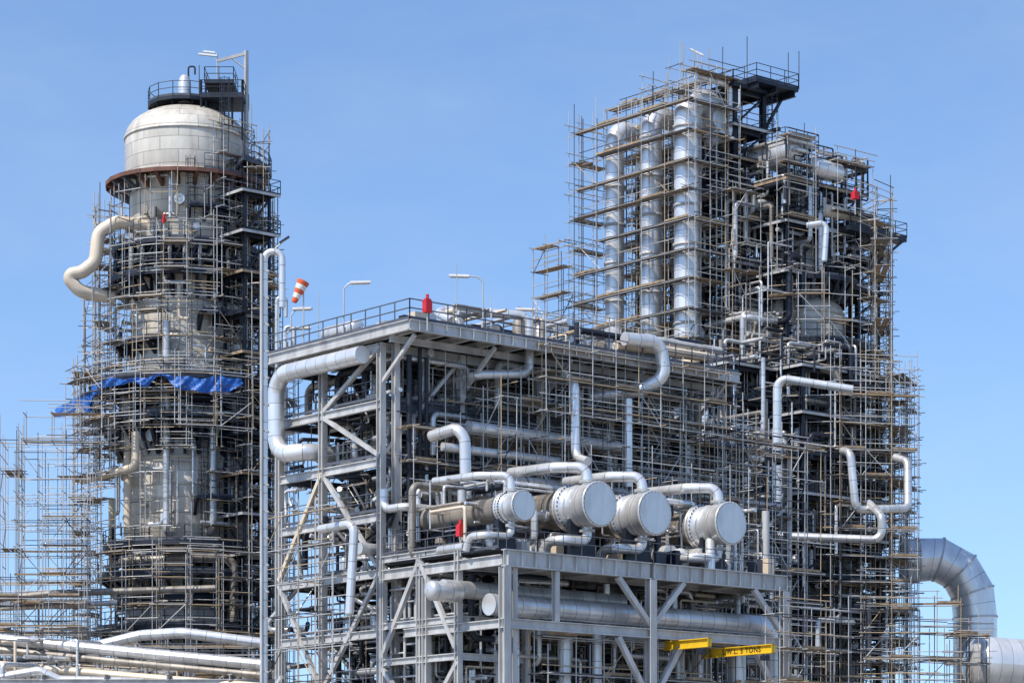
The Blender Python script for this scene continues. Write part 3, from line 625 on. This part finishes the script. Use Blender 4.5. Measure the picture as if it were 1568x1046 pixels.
drum(mb, E(-2.4, 3.5, 16.4), E(-.5, 3.5, 16.4), .56, ALU)
mb.sweep([E(6.5, 2.4, 14.5), E(6.5, 2.4, 5)], .36, ALU); mb.sweep([E(19.5, 1.5, 14), E(19.5, 1.5, 4)], .55, ALU); mb.sweep([E(9.5, 3, 15), E(9.5, 3, 4)], .3, LIGHT)
clutter(mb, E, 1, 22, 3.5, 10, 9, 17.6, 160, .05, .26); clutter(mb, H, .5, 8, .5, 7, 9, 18, 90, .05, .2)
clutter(mb, E, 0, 24, 3.5, 11, 18.8, 23, 130, .05, .26)
smallstuff(mb, E, 1, 22, 1, 10, 18.65, 50)
mb.finish('pipework', ST, ST.location)

# ================================================================== HEAT EXCHANGERS
for s, R, zc, t in ((1.7, .84, 21.15, .4), (7.3, 1.26, 21.7, .3), (11.6, 1.27, 21.55, .3), (17.8, 1.25, 21.45, .3)):
    o = E(s, t, 0); ex = empty('heat_exchanger', tuple(o + [0, 0, 18.6])); mb = MB()
    Ls = 2.3 if R > 1 else 1.3
    P = [(0, R * .94), (0.0, R * 1.04), (.1, R * 1.04), (.1, R * .97), (Ls, R * .97), (Ls, R * 1.08), (Ls + .14, R * 1.08), (Ls + .16, R * 1.0), (Ls + .24, R * 1.08), (Ls + .38, R * 1.08), (Ls + .38, R * .86)]
    mb.rings([E(s, t + a, zc) for a, b in P], [VX] * len(P), [b for a, b in P], LIGHT, 40, caps=False)
    P = [(Ls + .37, R * .86), (8.5, R * .86), (8.9, R * .6), (9.1, .01)]; mb.rings([E(s, t + a, zc) for a, b in P], [VX] * len(P), [b for a, b in P], WSHELL, 40, caps=False)
    mb.rings([E(s, t - .02, zc), E(s, t - .03, zc)], [VX, VX], [R * .955, R * .955], ALU, 40)
    for a in (.9, 1.7): mb.rings([E(s, t + a - .04, zc), E(s, t + a - .04, zc), E(s, t + a + .04, zc), E(s, t + a + .04, zc)], [VX] * 4, [R * .96, R * 1.01, R * 1.01, R * .96], STEEL, 40, caps=False)
    for k in range(28):
        a = 2 * pi * k / 28; q = E(s, t, zc) + UX * math.cos(a) * R * 1.0 + np.array([0, 0, math.sin(a) * R * 1.0]); mb.tube(q - VX * .05, q + VX * .1, .03, STEEL)
    for k in range(32):
        a = 2 * pi * k / 32; q = E(s, t + Ls + .2, zc) + UX * math.cos(a) * R * 1.03 + np.array([0, 0, math.sin(a) * R * 1.03]); mb.tube(q - VX * .28, q + VX * .28, .035, DARK)
    mb.finish('shell', ex, ex.location)
    mb = MB()
    for tt in (1.6, 5.8):
        mb.obox(E(s, t + tt, 18.62), E(s, t + tt, zc - R * .55), UX * R * 1.5, VX * .3, DARK)
    mb.finish('saddles', ex, ex.location)
    mb = MB(); r = .31 if R > 1 else .22
    mb.sweep([E(s, t + 1.1, zc + R * .8), E(s, t + 1.1, zc + R + .95), E(s - 1.2, t + 2.6, zc + R + 1.0), E(s - 1.2, t + 6.5, zc + R + 1.1)], r, LIGHT, 18, bend=r * 2.4)
    mb.rings([E(s, t + 1.1, zc + R + .06), E(s, t + 1.1, zc + R + .2)], [A3((0, 0, 1))] * 2, [r * 1.5] * 2, STEEL, 18)
    mb.sweep([E(s, t + 1.1, zc - R * .8), E(s, t + 1.1, zc - R - .8), E(s - 2.0, t + 1.0, zc - R - .85), E(s - 2.1, t + 2.2, zc - R - .85), E(s - 2.1, t + 2.5, 18.7)], r * .95, LIGHT, 18, bend=r * 2.2)
    mb.rings([E(s, t + 1.1, zc - R - .25), E(s, t + 1.1, zc - R - .1)], [A3((0, 0, 1))] * 2, [r * 1.5] * 2, STEEL, 18)
    mb.finish('nozzle_pipes', ex, ex.location)

mb = MB()
for (a, b, z0, z1, bd, dr) in (((4, -1.0), (25, -1.0), 18.6, 31, .3, .1), ((5, 1.5), (33, 1.5), 18.6, 31, .2, .15), ((6, 4), (33, 4), 18.6, 31, .2, .2), ((8, -3.2), (26, -3.2), 18.6, 31, .3, .15), ((12, -5), (27, -5), 18.6, 25.5, .3, .2), ((1, -1.8), (8, -1.8), 18.6, 27, .3, .15), ((20, -1), (34, -1), 10, 29.5, .35, .1), ((18, 9), (33, 9), 8, 31, .3, .2), ((24, -4), (33, -4), 10, 28, .35, .15)):
    scaf(mb, G(*a, 0), G(*b, 0), z0, z1, bay=1.6, board=bd, diag=.4, drop=dr)
for s in (7, 12, 17, 22, 27): scaf(mb, G(s, -4, 0), G(s, 1, 0), 18.6, 28 + rr(-2, 2), bay=1.6, board=.2, diag=.4, drop=.2)
scaf(mb, G(9, -4.3, 0), G(24, -4.3, 0), 28, 33.3, board=.3, drop=.2, zj=1.5); scaf(mb, G(12, 0, 0), G(26, 0, 0), 32.4, 34.6, board=.2, drop=.2)
scaf(mb, G(14, 5, 0), G(26, 5, 0), 32.4, 34.5, board=.2, drop=.3); scaf(mb, G(20, 8, 0), G(30, 8, 0), 28, 36, board=.3, drop=.2)
scaf(mb, E(2, 4.5, 0), E(22, 4.5, 0), 0, 17.6, board=.2, drop=.2, diag=.4); scaf(mb, H(1, 3, 0), H(6, 3, 0), 0, 18, board=.2, drop=.2); scaf(mb, E(4, 1, 0), E(21, 1, 0), 4, 14, board=.2, drop=.2, diag=.4)
scaf(mb, G(-.8, 2, 0), G(-.8, 9, 0), 0, 22, board=.15, drop=.4, diag=.4); scaf(mb, G(3, 2, 0), G(3, 9.5, 0), 0, 30, board=.2, drop=.3)
scaf(mb, E(20, -1.6, 0), E(26, -1.6, 0), 0, 17, board=.2, drop=.3)
mb.finish('scaffolding', None, tuple(G(10, 0, 0)))

# ================================================================== single items
mb = MB(); d = 147
mb.sweep([(xy(405, d), d, 0), (xy(405, d), d, zz(385, d)), (xy(432, d), d, zz(385, d)), (xy(432, d), d, zz(470, d))], .19, LIGHT, 12, .45)
mb.tube((xy(401, d), d - .25, 0), (xy(401, d), d - .25, zz(390, d)), .1, STEEL)
for k in range(22): z = 3 + k * 1.5; mb.box((xy(405, d) - .25, d, z), (xy(405, d) + .25, d, z), .4, .08, STEEL)
mb.tube((xy(417, d), d, zz(385, d)), (xy(440, d), d, zz(363, d)), .05); mb.box((xy(428, d), d, zz(372, d)), (xy(443, d), d, zz(362, d)), .2, .1, DARK)
mb.finish('vent_stack_pole', None, (xy(405, d), d, 0))
mb = MB(); d = 163
for a, h in ((424, 455), (436, 500)): mb.sweep([(xy(a, d), d, 0), (xy(a, d), d, zz(h, d)), (xy(a + 14, d), d, zz(h, d)), (xy(a + 14, d), d, zz(h + 30, d))], .12, ALU, 10, .3)
mb.finish('vent_pipes', None, (xy(430, d), d, 0))
def lamp(s, t, h, ln, F=G, z0=32.4, dr=1):
    mb = MB(); b = F(s, t, z0); x = np.array([1.0, 0, 0]) * dr
    mb.sweep([b, b + [0, 0, h - .3], b + [0, 0, h] + x * .3, b + [0, 0, h + .05] + x * (ln - .2)], .045, TG, 8, .3)
    e = b + x * ln + [0, 0, h + .05]; mb.box(e - x * .6, e + x * .6 + [0, 0, .03], .32, .12, WHITE); mb.box(e - x * .55 - [0, 0, .08], e + x * .5 - [0, 0, .06], .26, .04, CREAM); mb.box(b, b + [0, 0, .5], .16, .16, STEEL)
    mb.finish('lamp_post', None, tuple(b))
lamp(-.5, 3.0, 3.1, 1.0); lamp(-.5, 8.4, 2.4, .7); lamp(5.0, -3.3, 3.2, 1.4, dr=-1); lamp(-.5, 8.9, 1.3, .9)
lamp(11, -1, 2.4, .6, dr=-1)
mb = MB()
for s, t, h in ((-.4, 5.7, 3), (3, -3.3, 3.6), (10, 2, 3.5), (7, 4, 3), (0, 10.4, 3)): mb.tube(G(s, t, 32.4), G(s, t, 32.4 + h), .03, TG)
for x, y, z, h in ((lx + 1, ly, 59, 3.0), (18, 200, 61, 3.2), (22.3, 203, 61, 3.0), (21.3, 201.4, 61, 2.4)): mb.tube((x, y, z), (x, y, z + h), .035, TD)
mb.box((17.2 - 3.6, 199.5, 63.1), (17.2 - 2.6, 199.5, 62.6), .2, .1, WHITE); mb.tube((17.2 - 2.7, 199.5, 60), (17.2 - 2.7, 199.5, 62.8), .04, TG)
mb.finish('lightning_rods', None, tuple(G(0, 0, 32)))
mb = MB(); b = G(-.5, 7.1, 32.4); ws = empty('windsock', tuple(b))
mb.tube(b, b + [0, 0, 4.0], .045, TG); mb.finish('pole', ws, ws.location); mb = MB()
a = b + [0.0, -.1, 3.9]; dd = nrm(A3((-.45, 0, -1))); bnd = 5
for k in range(bnd):
    p = a + dd * 1.4 * k / bnd; q = a + dd * 1.4 * (k + 1) / bnd; r0 = .38 - .22 * k / bnd; r1 = .38 - .22 * (k + 1) / bnd
    mb.rings([p, (p + q) / 2 + [.02, 0, 0], q], [dd] * 3, [r0, (r0 + r1) / 2 * 1.06, r1], ORANGE if k % 2 == 0 else WHITE, 14, caps=False)
mb.finish('sock', ws, ws.location)
def redbox(p, w=.45, h=.7):
    mb = MB(); p = A3(p); mb.box(p, p + UX * w, w * .8, h, RED); mb.box(p + UX * .05 + [0, 0, h / 2 + .05], p + UX * (w - .05) + [0, 0, h / 2 + .05], w * .6, .1, RED)
    mb.tube(p + UX * w / 2 + [0, 0, -1.4], p + UX * w / 2 + [0, 0, -.3], .05, TG); mb.tube(p + UX * w / 2 + [0, 0, h / 2], p + UX * w / 2 + [0, 0, h / 2 + .35], .1, RED); mb.finish('fire_alarm_box', None, tuple(p))
redbox(G(.3, -3.7, 33.2), .45, .7); redbox(H(-.3, -.3, 19.9), .42, .6); redbox(A3(FD(4.2, -3.6, 51.9)), .5, .5); redbox((lx - 1.0, ly - 6.0, 48.7), .25, .3)
for s, t0, t1, z, txt in ((17, 2, -4, 13.7, True), (13.2, 1.2, -2.6, 13.95, False)):
    hb = empty('hoist_beam', tuple(E(s, t1, z))); mb = MB(); a = E(s, t0, z); b = E(s, t1, z)
    mb.box(a + [0, 0, .24], b + [0, 0, .24], .3, .05, YEL); mb.box(a - [0, 0, .24], b - [0, 0, .24], .3, .05, YEL); mb.box(a, b, .05, .43, YEL); mb.box(b + VX * .03, b, .32, .53, YEL)
    mb.finish('beam', hb, hb.location)
    mb = MB(); c = E(s, t1 + .7, z - .5); mb.box(c - VX * .25, c + VX * .25, .3, .3, DARK); mb.tube(c, c - [0, 0, .8], .02, TD); mb.finish('trolley', hb, hb.location)
    if txt:
        cu = bpy.data.curves.new('lettering', 'FONT'); cu.body = 'S.W.L. 5 TONS'; cu.size = .44; cu.align_x = 'CENTER'; cu.align_y = 'CENTER'; cu.extrude = .004; cu.offset = .004; cu.space_character = 1.15
        to = bpy.data.objects.new('lettering_tmp', cu); scene.collection.objects.link(to)
        dg = bpy.context.evaluated_depsgraph_get(); me = bpy.data.meshes.new_from_object(to.evaluated_get(dg)); bpy.data.objects.remove(to)
        lo = bpy.data.objects.new('lettering', me); me.materials.clear(); me.materials.append(MATS[BLACK]); scene.collection.objects.link(lo); lo.parent = hb
        lo.location = tuple(E(s, -1.4, z) - UX * .04 - A3(hb.location)); lo.rotation_euler = (pi / 2, 0, ANG - pi / 2)

mb = MB(); d = 208
def R_(px, py): return A3((xy(px, d), d, zz(py, d)))
pts = [R_(1380, 858), R_(1405, 857), R_(1437, 856), R_(1470, 874), R_(1489, 907), R_(1493, 945), R_(1493, 1000), A3((xy(1493, d), d, 6))]
D = [nrm((pts[min(i + 1, 7)] - pts[max(i - 1, 0)])) for i in range(8)]
for i in range(7):
    dd = nrm(pts[i + 1] - pts[i]); mb.rings([pts[i], pts[i + 1]], [D[i], D[i + 1]], [1.74] * 2, LIGHT, 32, caps=False)
for p, dd in zip(pts[1:6], D[1:6]): mb.rings([p - dd * .07, p + dd * .07], [dd, dd], [1.82, 1.82], STEEL, 32)
mb.finish('elbow_duct', None, tuple(pts[2]))
mb = MB(); drum(mb, (36.2, 202, 16.3), (52, 207, 15.6), 2.2, LIGHT, 36)
for x in (39, 47): mb.box((x, 203.5, 0), (x, 203.5, 14.3), 1.2, 1, STEEL)
mb.sweep([(33, 203, 14), (33, 203, 11), (44, 204, 10.8)], .5, CREAM); mb.finish('horizontal_drum', None, (42, 206, 0))

PR = empty('pipe_rack', (-30, 176, 0)); mb = MB()
for py0, py1, r, d0, d1, m in ((978, 1018, .38, 172, 166, ALU), (994, 1034, .24, 172, 166, WSHELL), (1018, 1052, .28, 172, 166, CREAM)):
    mb.sweep([(xy(-60, d0), d0, zz(py0 - 6, d0)), (xy(200, (d0 + d1) / 2), (d0 + d1) / 2, zz((py0 + py1) / 2, (d0 + d1) / 2)), (xy(412, d1), d1, zz(py1, d1))], r, m, 14)
mb.sweep([W(150, 988, 172), W(215, 972, 172), W(280, 968, 170), W(400, 984, 170)], .36, LIGHT, 14, 1.2)
mb.sweep([W(-20, 918, 190), W(80, 908, 190), W(140, 906, 192), W(330, 900, 192)], .26, WSHELL, 14)
mb.sweep([W(-20, 932, 192), W(180, 922, 192)], .2, ALU, 10)
mb.sweep([W(0, 1036, 168), W(60, 1026, 168), W(90, 1040, 168), W(220, 1044, 168)], .3, LIGHT, 14)
for x in range(-42, -14, 4):
    mb.ibeam((x, 178, 0), (x, 178, 14.2), .35, .35, STEEL); mb.ibeam((x, 168, 0), (x, 168, 13.2), .35, .35, STEEL)
    for z in (13.0, 10.5): mb.ibeam((x, 166.5, z), (x, 179, z), .4, .25, STEEL)
for z in (12.7, 10.2): mb.ibeam((-42, 166.8, z), (-15, 166.8, z), .4, .25, STEEL)
rail(mb, [(-42, 179, 15), (-17, 179, 15)])
clutter(mb, Fr(-30, 168), -10, 16, 0, 16, 9, 15.6, 180, .04, .2)
mb.finish('pipes', PR, PR.location)
mb = MB()
scaf(mb, (-44, 187), (-31, 187), 0, 20.3, board=.4, drop=.15); scaf(mb, (-44, 191), (-33, 191), 0, 21, board=.3, drop=.15); scaf(mb, (-44, 181), (-18, 181), 0, 16.4, board=.4, drop=.15)
scaf(mb, (-42, 175), (-16, 175), 0, 14, board=.3, drop=.2)
scaf(mb, (29, 193), (35, 196), 0, 19, board=.3, drop=.15); scaf(mb, (26, 192), (33, 192), 0, 21, board=.3, drop=.15); scaf(mb, (33, 197), (36, 197), 0, 18, board=.3)
mb.finish('scaffolding', None, (-35, 180, 0))

# ================================================================== ground, world, sun, camera
gm = new_mat('ground_concrete', (0.28, 0.26, 0.23), 0.9, 0, 0.4, 0.05)
me = bpy.data.meshes.new('ground'); g = 4000
me.from_pydata([(-g, -g, 0), (g, -g, 0), (g, g, 0), (-g, g, 0)], [], [(0, 1, 2, 3)]); me.materials.append(gm)
go = bpy.data.objects.new('ground', me); scene.collection.objects.link(go)

az = math.radians(226); el = math.radians(53)
sd = np.array([math.sin(az) * math.cos(el), math.cos(az) * math.cos(el), math.sin(el)])
w = bpy.data.worlds.new('World'); scene.world = w; w.use_nodes = True
nt = w.node_tree; N = nt.nodes; L = nt.links
sky = N.new('ShaderNodeTexSky'); sky.sky_type = 'NISHITA'; sky.sun_disc = False
sky.sun_elevation = el; sky.sun_rotation = az; sky.altitude = 0; sky.air_density = 1.0; sky.dust_density = 0.2; sky.ozone_density = 3.0
tc = N.new('ShaderNodeTexCoord')
va = N.new('ShaderNodeVectorMath'); va.operation = 'ADD'; va.inputs[1].default_value = (0, 0, .10); L.new(tc.outputs['Generated'], va.inputs[0])
vn = N.new('ShaderNodeVectorMath'); vn.operation = 'NORMALIZE'; L.new(va.outputs[0], vn.inputs[0]); L.new(vn.outputs[0], sky.inputs['Vector'])
hs = N.new('ShaderNodeHueSaturation'); hs.inputs['Hue'].default_value = .502; hs.inputs['Saturation'].default_value = 1.06; hs.inputs['Value'].default_value = 1.5
mp = N.new('ShaderNodeMapping'); mp.inputs['Scale'].default_value = (3, 3, 8); mp.inputs['Rotation'].default_value = (0, .5, 0)
no = N.new('ShaderNodeTexNoise'); no.inputs['Scale'].default_value = 2.2; no.inputs['Detail'].default_value = 7; no.inputs['Roughness'].default_value = .6
L.new(tc.outputs['Generated'], mp.inputs['Vector']); L.new(mp.outputs[0], no.inputs['Vector'])
mr = N.new('ShaderNodeMapRange'); mr.inputs[1].default_value = .46; mr.inputs[2].default_value = .8; mr.inputs[3].default_value = 0; mr.inputs[4].default_value = .16
L.new(no.outputs['Fac'], mr.inputs[0])
mx = N.new('ShaderNodeMix'); mx.data_type = 'RGBA'; L.new(mr.outputs[0], mx.inputs['Factor']); L.new(hs.outputs[0], mx.inputs['A']); mx.inputs['B'].default_value = (5.0, 5.8, 6.8, 1)
L.new(sky.outputs[0], hs.inputs['Color']); L.new(mx.outputs['Result'], N['Background'].inputs['Color'])
N['Background'].inputs['Strength'].default_value = 0.14
sun = bpy.data.lights.new('sun', 'SUN'); sun.energy = 5.0; sun.angle = math.radians(.53); sun.color = (1, .94, .85)
so = bpy.data.objects.new('sun', sun); scene.collection.objects.link(so); so.location = (-60, -20, 90)
from mathutils import Vector
so.rotation_euler = Vector(sd).to_track_quat('Z', 'Y').to_euler()
cam = bpy.data.cameras.new('camera'); cam.sensor_width = 36; cam.lens = 4000 / 1568 * 36; cam.shift_y = (1300 - 522.5) / 1568; cam.clip_end = 9000; cam.clip_start = 1
co = bpy.data.objects.new('camera', cam); scene.collection.objects.link(co); co.location = (0, 0, 2); co.rotation_euler = (pi / 2, 0, 0)
scene.camera = co
scene.view_settings.view_transform = 'Standard'; scene.view_settings.look = 'None'; scene.view_settings.exposure = 0
